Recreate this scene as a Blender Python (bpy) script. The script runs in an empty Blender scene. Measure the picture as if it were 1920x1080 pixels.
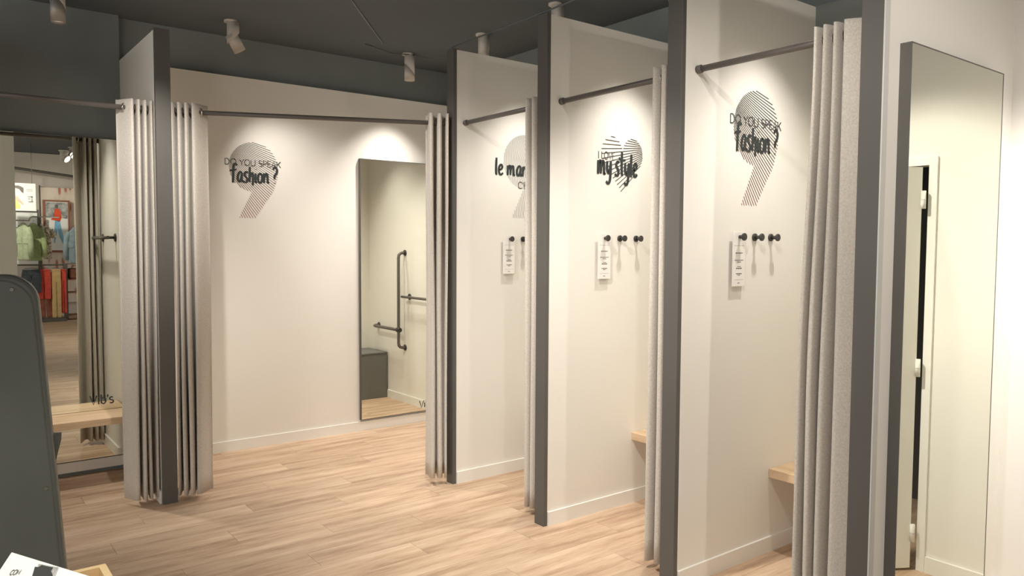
import bpy, bmesh, math, random
from mathutils import Vector, Matrix

random.seed(7)
SC = bpy.context.scene
COL = SC.collection

# ------------------------------------------------------------------ camera
cam_d = bpy.data.cameras.new('camera')
cam_d.sensor_width = 36.0
cam_d.lens = 36.0 * 1437.67 / 1920.0
cam_d.clip_start = 0.02
cam = bpy.data.objects.new('camera', cam_d)
COL.objects.link(cam)
FW = Vector((0.61014358, 0.79047833, -0.05356138))
RT = Vector((0.79177873, -0.61078457, 0.00535346))
UP = Vector((0.02848267, 0.04567514, 0.99855021))
m3 = Matrix((RT, UP, -FW)).transposed()
cam.matrix_world = Matrix.Translation((0, 0, 1.55)) @ m3.to_4x4()
SC.camera = cam

# ------------------------------------------------------------------ world, exposure
w = bpy.data.worlds.new('world')
SC.world = w
w.use_nodes = True
bg = w.node_tree.nodes['Background']
bg.inputs[0].default_value = (1.0, 0.98, 0.94, 1)
bg.inputs[1].default_value = 1.5
vs = SC.view_settings
vs.view_transform = 'Standard'
vs.look = 'None'
vs.exposure = 0.33
vs.gamma = 1.0
vs.use_curve_mapping = False
cy = SC.cycles
cy.use_denoising = True
cy.max_bounces = 8
cy.diffuse_bounces = 5
cy.glossy_bounces = 5
cy.caustics_reflective = True
cy.caustics_refractive = False
cy.sample_clamp_indirect = 3.0
cy.blur_glossy = 0.3

WARM = (1.0, 0.95, 0.875)
SPOT_W = 120.0

# ------------------------------------------------------------------ materials
MAT = {}


def nt(name, rough=0.6, metal=0.0, spec=0.3):
    m = bpy.data.materials.new(name)
    m.use_nodes = True
    t = m.node_tree
    b = t.nodes['Principled BSDF']
    b.inputs['Roughness'].default_value = rough
    b.inputs['Metallic'].default_value = metal
    b.inputs['Specular IOR Level'].default_value = spec
    MAT[name] = m
    return m, t, b


def ramp(t, fac, stops):
    r = t.nodes.new('ShaderNodeValToRGB')
    e = r.color_ramp.elements
    while len(e) < len(stops):
        e.new(0.5)
    for i, (p, c) in enumerate(stops):
        e[i].position = p
        e[i].color = (*c, 1)
    t.links.new(fac, r.inputs[0])
    return r.outputs[0]


def noise(t, scale, vec=None, detail=3.0, stretch=None, rough=0.5):
    n = t.nodes.new('ShaderNodeTexNoise')
    n.inputs['Scale'].default_value = scale
    n.inputs['Detail'].default_value = detail
    n.inputs['Roughness'].default_value = rough
    if vec is None:
        vec = t.nodes.new('ShaderNodeTexCoord').outputs['Object']
    if stretch:
        mp = t.nodes.new('ShaderNodeMapping')
        mp.inputs['Scale'].default_value = stretch
        t.links.new(vec, mp.inputs[0])
        vec = mp.outputs[0]
    t.links.new(vec, n.inputs['Vector'])
    return n.outputs['Fac']


def bump(t, b, h, strength=0.1, dist=0.002):
    n = t.nodes.new('ShaderNodeBump')
    n.inputs['Strength'].default_value = strength
    n.inputs['Distance'].default_value = dist
    t.links.new(h, n.inputs['Height'])
    t.links.new(n.outputs[0], b.inputs['Normal'])


def mat(name, col, rough=0.6, metal=0.0, spec=0.3, var=0.06, scale=6.0, bmp=0.0):
    m, t, b = nt(name, rough, metal, spec)
    f = noise(t, scale)
    lo = tuple(c * (1 - var) for c in col)
    hi = tuple(min(1, c * (1 + var)) for c in col)
    c = ramp(t, f, [(0.3, lo), (0.7, hi)])
    t.links.new(c, b.inputs['Base Color'])
    if bmp:
        bump(t, b, noise(t, scale * 20), bmp)
    return m


def world_pos(t):
    return t.nodes.new('ShaderNodeNewGeometry').outputs['Position']


mat('white_wall', (0.80, 0.77, 0.715), 0.75, spec=0.15, var=0.012, scale=2.0, bmp=0.03)
mat('grey_wall', (0.74, 0.73, 0.68), 0.8, spec=0.15, var=0.015, scale=2.0)
mat('white_paint', (0.82, 0.80, 0.75), 0.4, spec=0.4, var=0.01)
mat('dark_paint', (0.225, 0.245, 0.238), 0.8, spec=0.15, var=0.04, scale=3)
mat('ceiling_paint', (0.125, 0.138, 0.146), 0.95, spec=0.05, var=0.03, scale=1.5)
mat('dark_metal', (0.100, 0.094, 0.085), 0.45, 0.0, 0.4, var=0.04, scale=4)
mat('rod_metal', (0.115, 0.10, 0.09), 0.38, 0.0, 0.5, var=0.04, scale=4)
mat('chrome', (0.62, 0.60, 0.57), 0.2, 1.0, var=0.02)
mat('alu_trim', (0.58, 0.575, 0.54), 0.5, spec=0.3, var=0.02)
mat('lamp_white', (0.62, 0.58, 0.53), 0.5, var=0.01)
mat('black_hook', (0.045, 0.042, 0.04), 0.4, spec=0.4, var=0.05)
mat('ink', (0.035, 0.04, 0.04), 0.6, var=0.05)
mat('thin_ink', (0.07, 0.068, 0.066), 0.6, var=0.05)
mat('pale_ink', (0.26, 0.26, 0.25), 0.6, var=0.03)
mat('card_white', (0.84, 0.81, 0.77), 0.35, spec=0.4, var=0.01)
mat('card_print', (0.14, 0.12, 0.11), 0.6, var=0.1)
mat('seat_grey', (0.155, 0.155, 0.145), 0.6, var=0.04)
mat('black_lacquer', (0.112, 0.124, 0.112), 0.35, spec=0.45, var=0.08, scale=3)
mat('screw', (0.25, 0.25, 0.23), 0.35, 0.6, var=0.05)
mat('paper_white', (0.88, 0.88, 0.84), 0.4, var=0.01)
mat('print_black', (0.045, 0.045, 0.04), 0.5, var=0.1)
mat('print_grey', (0.42, 0.41, 0.38), 0.5, var=0.25, scale=160)
mat('cable_dark', (0.30, 0.30, 0.29), 0.5, var=0.05)
mat('tray_brown', (0.36, 0.235, 0.15), 0.6, var=0.12, scale=5)
mat('green_cloth', (0.36, 0.44, 0.22), 0.85, var=0.12, scale=18)
mat('olive_cloth', (0.38, 0.43, 0.28), 0.85, var=0.12, scale=18)
mat('red_cloth', (0.55, 0.07, 0.05), 0.85, var=0.15, scale=12)
mat('brick_cloth', (0.34, 0.12, 0.08), 0.85, var=0.15, scale=12)
mat('tan_cloth', (0.52, 0.36, 0.16), 0.85, var=0.12, scale=12)
mat('navy_cloth', (0.05, 0.06, 0.07), 0.85, var=0.2, scale=12)
mat('denim_cloth', (0.22, 0.28, 0.31), 0.85, var=0.15, scale=14)
mat('cream_cloth', (0.72, 0.63, 0.52), 0.85, var=0.05)
mat('frame_wood', (0.30, 0.13, 0.08), 0.5, var=0.15, scale=8)
mat('poster_white', (0.88, 0.88, 0.86), 0.5, var=0.01)
mat('poster_grey', (0.36, 0.36, 0.35), 0.5, var=0.6, scale=14)
mat('poster_red', (0.80, 0.10, 0.05), 0.5, var=0.1)
mat('poster_blue', (0.25, 0.50, 0.72), 0.5, var=0.2, scale=9)
mat('poster_skin', (0.80, 0.52, 0.40), 0.5, var=0.05)
mat('poster_hair', (0.16, 0.14, 0.13), 0.5, var=0.1)
mat('poster_yellow', (0.95, 0.82, 0.28), 0.5, var=0.15)
mat('shop_wall', (0.62, 0.56, 0.50), 0.8, var=0.03)
mat('bag_brown', (0.20, 0.08, 0.05), 0.5, var=0.2)

# mirror glass
m, t, b = nt('mirror_glass', 0.0, 1.0)
f = noise(t, 3.0)
c = ramp(t, f, [(0, (0.80, 0.805, 0.72)), (1, (0.81, 0.815, 0.73))])
t.links.new(c, b.inputs['Base Color'])

# camouflage-like blouse print
m, t, b = nt('blouse_print', 0.85)
c = ramp(t, noise(t, 26.0, detail=4), [(0.42, (0.30, 0.24, 0.17)), (0.5, (0.62, 0.54, 0.42)), (0.6, (0.80, 0.74, 0.62))])
t.links.new(c, b.inputs['Base Color'])

# feathered wallpaper (flat print)
m, t, b = nt('feather_print', 0.7)
vo = t.nodes.new('ShaderNodeTexVoronoi')
vo.inputs['Scale'].default_value = 5.0
mp = t.nodes.new('ShaderNodeMapping')
mp.inputs['Scale'].default_value = (2.3, 1.0, 0.55)
tc = t.nodes.new('ShaderNodeTexCoord')
t.links.new(tc.outputs['Object'], mp.inputs[0])
t.links.new(mp.outputs[0], vo.inputs['Vector'])
c = ramp(t, vo.outputs['Distance'], [(0.22, (0.50, 0.20, 0.14)), (0.33, (0.74, 0.60, 0.50)), (0.7, (0.80, 0.70, 0.60))])
t.links.new(c, b.inputs['Base Color'])

# curtain felt
m, t, b = nt('curtain_felt', 0.95, spec=0.05)
f = noise(t, 150.0, detail=3)
c = ramp(t, f, [(0.3, (0.50, 0.455, 0.40)), (0.7, (0.62, 0.575, 0.515))])
t.links.new(c, b.inputs['Base Color'])
b.inputs['Sheen Weight'].default_value = 0.25
bump(t, b, noise(t, 320.0), 0.25, 0.001)

# decal inks: the print fades from grey-green to brick red downwards
m, t, b = nt('decal_ink', 0.6)
tc = t.nodes.new('ShaderNodeTexCoord')
sx = t.nodes.new('ShaderNodeSeparateXYZ')
t.links.new(tc.outputs['Object'], sx.inputs[0])
mr = t.nodes.new('ShaderNodeMapRange')
mr.inputs['From Min'].default_value = -0.38
mr.inputs['From Max'].default_value = 0.18
t.links.new(sx.outputs['Z'], mr.inputs['Value'])
c = ramp(t, mr.outputs[0], [(0.0, (0.30, 0.10, 0.085)), (0.45, (0.14, 0.08, 0.075)), (0.8, (0.075, 0.085, 0.085))])
t.links.new(c, b.inputs['Base Color'])


def wood(name, cols, axis_scale, scale, rough, spec, tint=0.10):
    m, t, b = nt(name, rough, spec=spec)
    pos = world_pos(t)
    oi = t.nodes.new('ShaderNodeObjectInfo')
    cb = t.nodes.new('ShaderNodeVectorMath')
    cb.operation = 'MULTIPLY_ADD'
    cx = t.nodes.new('ShaderNodeCombineXYZ')
    for i in range(3):
        t.links.new(oi.outputs['Random'], cx.inputs[i])
    t.links.new(cx.outputs[0], cb.inputs[0])
    cb.inputs[1].default_value = (37.0, 11.0, 5.0)
    t.links.new(pos, cb.inputs[2])
    f1 = noise(t, scale, cb.outputs[0], detail=5, stretch=axis_scale, rough=0.55)
    f2 = noise(t, scale * 6, cb.outputs[0], detail=4, stretch=axis_scale, rough=0.6)
    mx = t.nodes.new('ShaderNodeMath')
    mx.operation = 'MULTIPLY_ADD'
    t.links.new(f2, mx.inputs[0])
    mx.inputs[1].default_value = 0.35
    t.links.new(f1, mx.inputs[2])
    sb = t.nodes.new('ShaderNodeMath')
    sb.operation = 'SUBTRACT'
    t.links.new(mx.outputs[0], sb.inputs[0])
    sb.inputs[1].default_value = 0.175
    c = ramp(t, sb.outputs[0], [(0.28, cols[0]), (0.48, cols[1]), (0.68, cols[2])])
    hs = t.nodes.new('ShaderNodeHueSaturation')
    mr = t.nodes.new('ShaderNodeMapRange')
    mr.inputs['To Min'].default_value = 1 - tint
    mr.inputs['To Max'].default_value = 1 + tint
    t.links.new(oi.outputs['Random'], mr.inputs['Value'])
    t.links.new(mr.outputs[0], hs.inputs['Value'])
    t.links.new(c, hs.inputs['Color'])
    t.links.new(hs.outputs[0], b.inputs['Base Color'])
    bump(t, b, f2, 0.05, 0.001)
    return m


wood('floor_wood', [(0.35, 0.226, 0.146), (0.505, 0.353, 0.240), (0.62, 0.462, 0.330)], (1.0, 9.0, 1.0), 1.6, 0.55, 0.25, 0.07)
wood('bench_wood', [(0.50, 0.34, 0.20), (0.60, 0.43, 0.275), (0.66, 0.49, 0.33)], (1.0, 8.0, 8.0), 2.0, 0.5, 0.3, 0.02)
wood('bench_wood_y', [(0.50, 0.34, 0.20), (0.60, 0.43, 0.275), (0.66, 0.49, 0.33)], (8.0, 1.0, 8.0), 2.0, 0.5, 0.3, 0.02)
wood('tray_wood', [(0.66, 0.46, 0.22), (0.78, 0.57, 0.30), (0.84, 0.64, 0.36)], (1.0, 6.0, 6.0), 2.5, 0.5, 0.3, 0.02)

# lamp lens: gives off light
m = bpy.data.materials.new('lamp_lens')
m.use_nodes = True
t = m.node_tree
t.nodes.clear()
em = t.nodes.new('ShaderNodeEmission')
em.inputs[0].default_value = (1.0, 0.93, 0.82, 1)
em.inputs[1].default_value = 4.0
o = t.nodes.new('ShaderNodeOutputMaterial')
t.links.new(em.outputs[0], o.inputs[0])
MAT['lamp_lens'] = m


# ------------------------------------------------------------------ mesh helpers
def box(bm, x0, x1, y0, y1, z0, z1):
    vs_ = [bm.verts.new(p) for p in ((x0, y0, z0), (x1, y0, z0), (x1, y1, z0), (x0, y1, z0),
                                      (x0, y0, z1), (x1, y0, z1), (x1, y1, z1), (x0, y1, z1))]
    for f_ in ((0, 3, 2, 1), (4, 5, 6, 7), (0, 1, 5, 4), (1, 2, 6, 5), (2, 3, 7, 6), (3, 0, 4, 7)):
        bm.faces.new([vs_[i] for i in f_])
    return bm


def frame_of(d):
    d = d.normalized()
    a = Vector((0, 0, 1)) if abs(d.z) < 0.9 else Vector((1, 0, 0))
    u = d.cross(a).normalized()
    return u, d.cross(u).normalized()


def tube(bm, pts, r, seg=12, cap=True):
    pts = [Vector(p) for p in pts]
    rr = r if isinstance(r, (list, tuple)) else [r] * len(pts)
    rings = []
    u = None
    for i, p in enumerate(pts):
        if i == 0:
            d = pts[1] - p
        elif i == len(pts) - 1:
            d = p - pts[i - 1]
        else:
            d = (pts[i + 1] - p).normalized() + (p - pts[i - 1]).normalized()
        d = d.normalized()
        if u is None:
            u, v = frame_of(d)
        else:
            u = (u - d * u.dot(d)).normalized()
            v = d.cross(u)
        rings.append([bm.verts.new(p + (u * math.cos(a) + v * math.sin(a)) * rr[i])
                      for a in [2 * math.pi * k / seg for k in range(seg)]])
    for a, b_ in zip(rings, rings[1:]):
        for k in range(seg):
            bm.faces.new((a[k], a[(k + 1) % seg], b_[(k + 1) % seg], b_[k])).smooth = True
    if cap:
        bm.faces.new(list(reversed(rings[0])))
        bm.faces.new(rings[-1])
    return bm


def lathe_axis(bm, p, d, prof, seg=20):
    """prof: (distance along d, radius) pairs; closed with caps"""
    p = Vector(p)
    d = Vector(d).normalized()
    u, v = frame_of(d)
    rings = []
    for s, r in prof:
        rings.append([bm.verts.new(p + d * s + (u * math.cos(a) + v * math.sin(a)) * r)
                      for a in [2 * math.pi * k / seg for k in range(seg)]])
    for a, b_ in zip(rings, rings[1:]):
        for k in range(seg):
            bm.faces.new((a[k], a[(k + 1) % seg], b_[(k + 1) % seg], b_[k])).smooth = True
    bm.faces.new(list(reversed(rings[0])))
    bm.faces.new(rings[-1])
    return bm


def prism(bm, outline, y0, y1):
    """outline (x, z) counter-clockwise seen from -y, extruded y0..y1"""
    a = [bm.verts.new((x, y0, z)) for x, z in outline]
    b_ = [bm.verts.new((x, y1, z)) for x, z in outline]
    n = len(outline)
    bm.faces.new(a)
    bm.faces.new(list(reversed(b_)))
    for i in range(n):
        bm.faces.new((a[i], b_[i], b_[(i + 1) % n], a[(i + 1) % n]))
    return bm


def torus(bm, p, d, R, r, seg=20, sub=8):
    p = Vector(p)
    d = Vector(d).normalized()
    u, v = frame_of(d)
    rings = []
    for k in range(seg):
        a = 2 * math.pi * k / seg
        c_ = u * math.cos(a) + v * math.sin(a)
        rings.append([bm.verts.new(p + c_ * (R + r * math.cos(q)) + d * r * math.sin(q))
                      for q in [2 * math.pi * j / sub for j in range(sub)]])
    for k in range(seg):
        a, b_ = rings[k], rings[(k + 1) % seg]
        for j in range(sub):
            bm.faces.new((a[j], b_[j], b_[(j + 1) % sub], a[(j + 1) % sub])).smooth = True
    return bm


def obj(name, bm, material, parent=None, bevel=0.0, origin=None):
    if not isinstance(bm, bpy.types.Mesh):
        bmesh.ops.recalc_face_normals(bm, faces=bm.faces)
        if origin is not None:
            bmesh.ops.translate(bm, verts=bm.verts, vec=-Vector(origin))
        me = bpy.data.meshes.new(name)
        bm.to_mesh(me)
        bm.free()
        me.materials.append(MAT[material])
    else:
        me = bm
    o = bpy.data.objects.new(name, me)
    COL.objects.link(o)
    if origin is not None:
        o.location = origin
    if parent is not None:
        # parents are never moved after their parts are built: keep world coordinates
        o.parent = parent
        o.matrix_parent_inverse = PINV.get(parent.name, Matrix.Identity(4))
    if bevel:
        md = o.modifiers.new('bevel', 'BEVEL')
        md.width = bevel
        md.segments = 2
        md.limit_method = 'ANGLE'
    return o


PINV = {}


def thing(name, label, cat, loc=(0, 0, 0), group=None, rotz=0.0):
    o = bpy.data.objects.new(name, None)
    o.empty_display_size = 0.1
    COL.objects.link(o)
    o.location = loc
    o.rotation_euler = (0, 0, rotz)
    PINV[o.name] = (Matrix.Translation(loc) @ Matrix.Rotation(rotz, 4, 'Z')).inverted()
    tag(o, label, cat, group)
    return o


def tag(o, label, cat=None, group=None):
    o['label'] = label
    if cat:
        o['category'] = cat
    if group:
        o['group'] = group
    return o


def struct(name, bm, material, label=None):
    o = obj(name, bm, material)
    o['kind'] = 'structure'
    if label:
        o['label'] = label
    return o


def B():
    return bmesh.new()


# ------------------------------------------------------------------ key dimensions (metres)
H = 2.80            # top of partitions and booth walls
CEIL = 3.10
XW = 3.78           # back wall of the booths on the right
YE = 5.82           # far wall
PA = (2.711, 4.1365, 0.068)   # partitions on the right: front x, camera-side face y, thickness
PB = (2.695, 3.1977, 0.073)
PC = (2.664, 2.2462, 0.076)
PD = (2.650, 1.3450, 0.078)
X0, Y0, T0 = 1.110, 4.829, 0.078    # partition between the left booth and the end booth
MIR_X = 3.715       # glass plane of the mirrors at the back of the booths
ROD_Z = 2.345
ROD_X = 2.792

# ------------------------------------------------------------------ structure
# floor: a base slab and one board per plank
fl = struct('floor', box(B(), -4.0, 9.0, -8.2, 8.0, -0.06, -0.004), 'floor_wood', 'pale oak plank floor')
PLW, PLL = 0.185, 1.25
bmp_ = box(B(), 0.0006, PLL - 0.0006, 0.0006, PLW - 0.0006, -0.004, 0.0)
bmesh.ops.recalc_face_normals(bmp_, faces=bmp_.faces)
plank_me = bpy.data.meshes.new('floor_plank')
bmp_.to_mesh(plank_me)
bmp_.free()
plank_me.materials.append(MAT['floor_wood'])
yy = -1.0
row = 0
while yy < 5.80:
    xx = -0.30 - [0.0, 0.47, 0.92, 0.21, 0.70][row % 5]
    while xx < XW:
        o = bpy.data.objects.new('floor_plank', plank_me)
        COL.objects.link(o)
        o.parent = fl
        x1 = min(xx + PLL, XW + 0.02)
        sx_ = (x1 - xx) / PLL
        sy_ = min(1.0, (5.83 - yy) / PLW)
        o.location = (xx, yy, 0)
        o.scale = (sx_, sy_, 1)
        xx += PLL
    yy += PLW
    row += 1

struct('wall_back', box(B(), X0 + T0, XW + 0.06, YE, YE + 0.06, -0.004, H), 'white_wall', 'cream far wall of the end fitting room')
bmb = B()
box(bmb, X0 + T0, XW, YE - 0.012, YE, 0, 0.078)
struct('baseboard_back', bmb, 'white_paint')
# dark wall behind the left booth
struct('wall_left_booth', box(B(), -0.5, X0, 5.815, 5.88, -0.004, CEIL), 'dark_paint', 'dark grey wall over the left mirror')
# right wall with a door opening
bmw = B()
DY0, DY1, DZ = 0.10, 0.932, 1.945
box(bmw, XW, XW + 0.08, DY1, YE + 0.06, -0.004, H)
box(bmw, XW, XW + 0.08, DY0, DY1, DZ, H)
box(bmw, XW, XW + 0.08, -1.2, DY0, -0.004, H)
struct('wall_right', bmw, 'white_wall', 'cream back wall behind the fitting rooms')
bmb = B()
for y0_, y1_ in ((DY1 + 0.04, PD[1]), (PA[1] + PA[2], YE - 0.012)):
    box(bmb, XW - 0.012, XW, y0_, y1_, 0, 0.078)
struct('baseboard_right', bmb, 'white_paint')
bmt = B()
box(bmt, XW - 0.010, XW, DY1, DY1 + 0.038, 0, DZ + 0.038)
box(bmt, XW - 0.010, XW, DY0 - 0.038, DY0, 0, DZ + 0.038)
box(bmt, XW - 0.010, XW, DY0, DY1, DZ, DZ + 0.038)
struct('trim_1', bmt, 'white_paint', 'white casing around the side door')
# side door, ajar, seen in the right-hand mirror
door = bpy.data.objects.new('door_1', None)
COL.objects.link(door)
door['kind'] = 'structure'
door['label'] = 'white side door standing ajar, seen in the tall mirror'
dh = Vector((XW - 0.030, 0.918, 0))
dd = Vector((-0.86, -0.51, 0)).normalized()
dn = Vector((-dd.y, dd.x, 0))
bmd = B()
for z0_, z1_ in ((0.012, DZ - 0.010),):
    cs = [dh + dd * 0.006, dh + dd * 0.806, dh + dd * 0.806 + dn * 0.04, dh + dd * 0.006 + dn * 0.04]
    lo = [bmd.verts.new((p.x, p.y, z0_)) for p in cs]
    hi = [bmd.verts.new((p.x, p.y, z1_)) for p in cs]
    bmd.faces.new(lo)
    bmd.faces.new(hi)
    for i in range(4):
        bmd.faces.new((lo[i], lo[(i + 1) % 4], hi[(i + 1) % 4], hi[i]))
obj('door_leaf', bmd, 'white_paint', door)
for z_ in (1.782, 0.985, 0.185):
    hp = dh + Vector((-0.004, 0.004, 0))
    h_ = obj('hinge', tube(B(), [hp + Vector((0, 0, z_ - 0.042)), hp + Vector((0, 0, z_ + 0.042))], 0.011, 10), 'white_paint', door)
    obj('hinge_joint', tube(B(), [hp + Vector((0, 0, z_ - 0.002)), hp + Vector((0, 0, z_ + 0.002))], 0.0115, 10), 'alu_trim', h_)

bms = B()
box(bms, XW + 0.08, 4.90, 1.20, 1.24, 0, 2.4)
box(bms, XW + 0.08, 4.90, -0.40, -0.36, 0, 2.4)
box(bms, 4.86, 4.90, -0.36, 1.20, 0, 2.4)
box(bms, XW + 0.08, 4.90, -0.40, 1.24, 2.4, 2.44)
struct('wall_door_block', bms, 'dark_metal', 'added dark shell blocking light behind the side door')  # unseen enclosure, added so the door gap stays dark

# dark surroundings: ceiling, void above the booths, shop behind the camera
struct('ceiling', box(B(), -4.0, 9.0, -1.6, 8.0, CEIL, CEIL + 0.06), 'ceiling_paint', 'dark grey ceiling over the fitting rooms')
bmc = box(B(), -4.0, 9.0, -8.2, -1.6, 3.48, 3.54)
box(bmc, -4.0, 9.0, -1.62, -1.56, CEIL, 3.54)
struct('ceiling_shop', bmc, 'ceiling_paint', 'dark shop ceiling seen in the left mirror')
bmu = box(B(), X0 + 0.001, XW + 0.14, YE + 0.062, YE + 0.10, 2.0, CEIL)
box(bmu, XW + 0.082, XW + 0.14, 1.30, YE + 0.062, 2.0, CEIL)
struct('wall_void_backdrop', bmu, 'dark_paint', 'added dark backdrop for the void above the fitting rooms')  # backdrop added so the void above the booths gets the ceiling's tone
struct('wall_far', box(B(), -4.0, 9.0, 7.6, 7.66, 0, CEIL), 'ceiling_paint')
struct('wall_behind', box(B(), -0.75, 1.062, -1.25, -1.0, 0, CEIL), 'grey_wall', 'light grey wall end seen at the left edge of the left mirror')
struct('wall_shop', box(B(), -4.0, 9.0, -7.70, -7.60, 0, 3.48), 'shop_wall', 'beige shop wall seen in the left mirror')


# ------------------------------------------------------------------ ceiling spotlights
def spotlight(loc, label, aim, tilt=0.0, power=SPOT_W, angle=82, blend=0.55, cut=0.5, in_view=True, yaw=0.0, length=0.205, r=0.041, col=WARM, z=CEIL):
    """white cylinder on a small mount; the lower half swivels on an oblique cut"""
    x, y = loc
    g = 'ceiling spotlights'
    t_ = thing('ceiling_spotlight', label, 'spotlight', (x, y, z), g)
    obj('mount', lathe_axis(B(), (x - 0.012, y + 0.006, z - 0.012), (0, 0, 1), [(0, r * 1.12), (0.012, r * 1.12)], 24), 'lamp_white', t_)
    top, mid = z - 0.010, z - 0.010 - length * 0.55
    k = 0.55
    ca, sa = math.cos(yaw), math.sin(yaw)
    # body: cylinder with an oblique lower end
    bm = B()
    seg = 28
    a0 = [bm.verts.new((x + r * math.cos(q), y + r * math.sin(q), top)) for q in [2 * math.pi * i / seg for i in range(seg)]]
    a1 = []
    for i in range(seg):
        q = 2 * math.pi * i / seg
        a1.append(bm.verts.new((x + r * math.cos(q), y + r * math.sin(q), mid + k * r * (ca * math.cos(q) + sa * math.sin(q)) * 2)))
    bm.faces.new(a0)
    bm.faces.new(list(reversed(a1)))
    for i in range(seg):
        bm.faces.new((a0[i], a0[(i + 1) % seg], a1[(i + 1) % seg], a1[i])).smooth = True
    obj('body', bm, 'lamp_white', t_)
    # head: from the same cut, along its own axis
    axis = Vector(aim).normalized() if tilt else Vector((0, 0, -1))
    cen = Vector((x, y, mid))
    hl = length * 0.45
    u = Vector((1, 0, 0)) - axis * axis.x
    u.normalize()
    v = axis.cross(u)
    bm = B()
    b0 = []
    if tilt:
        b0 = [bm.verts.new(cen - axis * 0.03 + (u * math.cos(q) + v * math.sin(q)) * r * 0.985) for q in [2 * math.pi * i / seg for i in range(seg)]]
    else:
        for i in range(seg):
            q = 2 * math.pi * i / seg
            c_ = u * math.cos(q) + v * math.sin(q)
            b0.append(bm.verts.new((x + r * c_.x, y + r * c_.y, mid - 0.0015 + k * r * (ca * c_.x + sa * c_.y) * 2)))
    e = cen + axis * hl
    b1 = [bm.verts.new(e + (u * math.cos(q) + v * math.sin(q)) * r) for q in [2 * math.pi * i / seg for i in range(seg)]]
    b2 = [bm.verts.new(e - axis * 0.030 + (u * math.cos(q) + v * math.sin(q)) * r * 0.86) for q in [2 * math.pi * i / seg for i in range(seg)]]
    for p_, q_ in ((b0, b1), (b1, b2)):
        for i in range(seg):
            bm.faces.new((p_[i], p_[(i + 1) % seg], q_[(i + 1) % seg], q_[i])).smooth = True
    bm.faces.new(b0)
    hd = obj('head', bm, 'lamp_white', t_)
    obj('lens', lathe_axis(B(), e - axis * 0.031, axis, [(0, r * 0.85), (0.002, r * 0.85)], 24), 'lamp_lens', hd)
    ld = bpy.data.lights.new('spot_beam', 'SPOT')
    ld.energy = power
    ld.color = col
    ld.spot_size = math.radians(angle)
    ld.spot_blend = blend
    ld.shadow_soft_size = 0.028
    lo_ = bpy.data.objects.new('spot_beam', ld)
    COL.objects.link(lo_)
    lo_.parent = t_
    lo_.matrix_parent_inverse = PINV[t_.name]
    lo_.location = e - axis * 0.010
    lo_.rotation_euler = Vector(aim).to_track_quat('-Z', 'Y').to_euler()
    return t_


spotlight((0.70, 5.40), 'white ceiling spotlight over the left fitting room, at the upper left corner', (0.05, -0.05, -1), yaw=-2.2, power=SPOT_W * 0.75, angle=66, blend=1.0)
spotlight((1.758, 5.45), 'white ceiling spotlight with tilted head left of the end fitting room', (0.42, -0.10, -0.80), tilt=1, power=SPOT_W * 0.82, angle=95, blend=1.0)
spotlight((3.17, 5.475), 'white cylindrical ceiling spotlight above the framed mirror of the end room', (-0.05, 0.0, -1), yaw=2.6, power=SPOT_W * 0.72, angle=95, blend=1.0)
spotlight((3.305, 4.636), 'white ceiling spotlight just above the farthest partition of the row', (-0.1, 0.25, -1), yaw=0.8, power=SPOT_W * 0.72, angle=95, blend=1.0)
spotlight((3.265, 3.77), 'white ceiling spotlight peeking over the partition with the heart decal', (0, 0.0, -1), yaw=0.8, power=SPOT_W * 0.62, angle=90, blend=1.0)
spotlight((3.28, 2.81), 'ceiling spotlight inside the booth of the heart decal, at the top edge', (0, 0.02, -1), yaw=0.8, power=SPOT_W * 0.70, angle=90, blend=1.0)
spotlight((3.20, 1.84), 'ceiling spotlight inside the nearest booth, above the frame', (0, 0.02, -1), yaw=0.8, power=SPOT_W * 0.66, angle=90, blend=1.0)
spotlight((1.50, 2.40), 'corridor spotlight aimed at the booth of the heart decal, above the frame', (0.95, 0.50, -2.4), tilt=1, power=SPOT_W * 1.65, angle=86, blend=1.0)
spotlight((1.50, 1.20), 'corridor spotlight aimed at the nearest booth, above the frame', (1.45, 1.0, -1.9), tilt=1, power=SPOT_W * 0.55, angle=80, blend=1.0)
spotlight((1.50, 3.50), 'corridor spotlight aimed at the farthest partition, above the frame', (1.40, 0.55, -1.7), tilt=1, power=SPOT_W * 0.60, angle=70, blend=1.0)
spotlight((0.85, 3.40), 'corridor spotlight aimed at the left booth, above the frame', (0.16, 1.5, -1.15), tilt=1, power=SPOT_W * 1.25, angle=44, blend=1.0)
spotlight((0.15, 1.10), 'added fill spotlight over the tray table, above the frame', (0.02, 0.55, -2.2), tilt=1, power=SPOT_W * 1.2, angle=60, blend=1.0)  # fill lamp put in to brighten the white package and tray rim
spotlight((2.60, 0.30), 'ceiling spotlight aimed at the right-hand wall, above the frame', (1.18, 0.86, -1.80), tilt=1, power=SPOT_W * 2.1, angle=54, blend=1.0)
spotlight((2.05, -0.35), 'added fill spotlight washing the wall around the tall mirror, above the frame', (0.80, 1.65, -1.25), tilt=1, power=SPOT_W * 0.55, angle=80, blend=1.0)  # extra lamp without a seen source, lifts the wall beside the tall mirror

# ------------------------------------------------------------------ partitions
def partition_row(p, x1, label, mirrored=True):
    x, y, t_ = p
    o = thing('fitting_room_partition', label, 'partition', (x, y, 0), 'fitting room partitions')
    obj('panel', box(B(), x + 0.027, x1, y, y + t_, 0, H), 'white_wall', o)
    obj('edge_post', box(B(), x, x + 0.027, y - 0.003, y + t_ + 0.003, 0, H + 0.006), 'dark_metal', o, 0.0015)
    obj('baseboard', box(B(), x + 0.029, x1, y - 0.012, y, 0, 0.078), 'white_paint', o)
    obj('baseboard', box(B(), x + 0.029, x1, y + t_, y + t_ + 0.012, 0, 0.078), 'white_paint', o)
    return o


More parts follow.
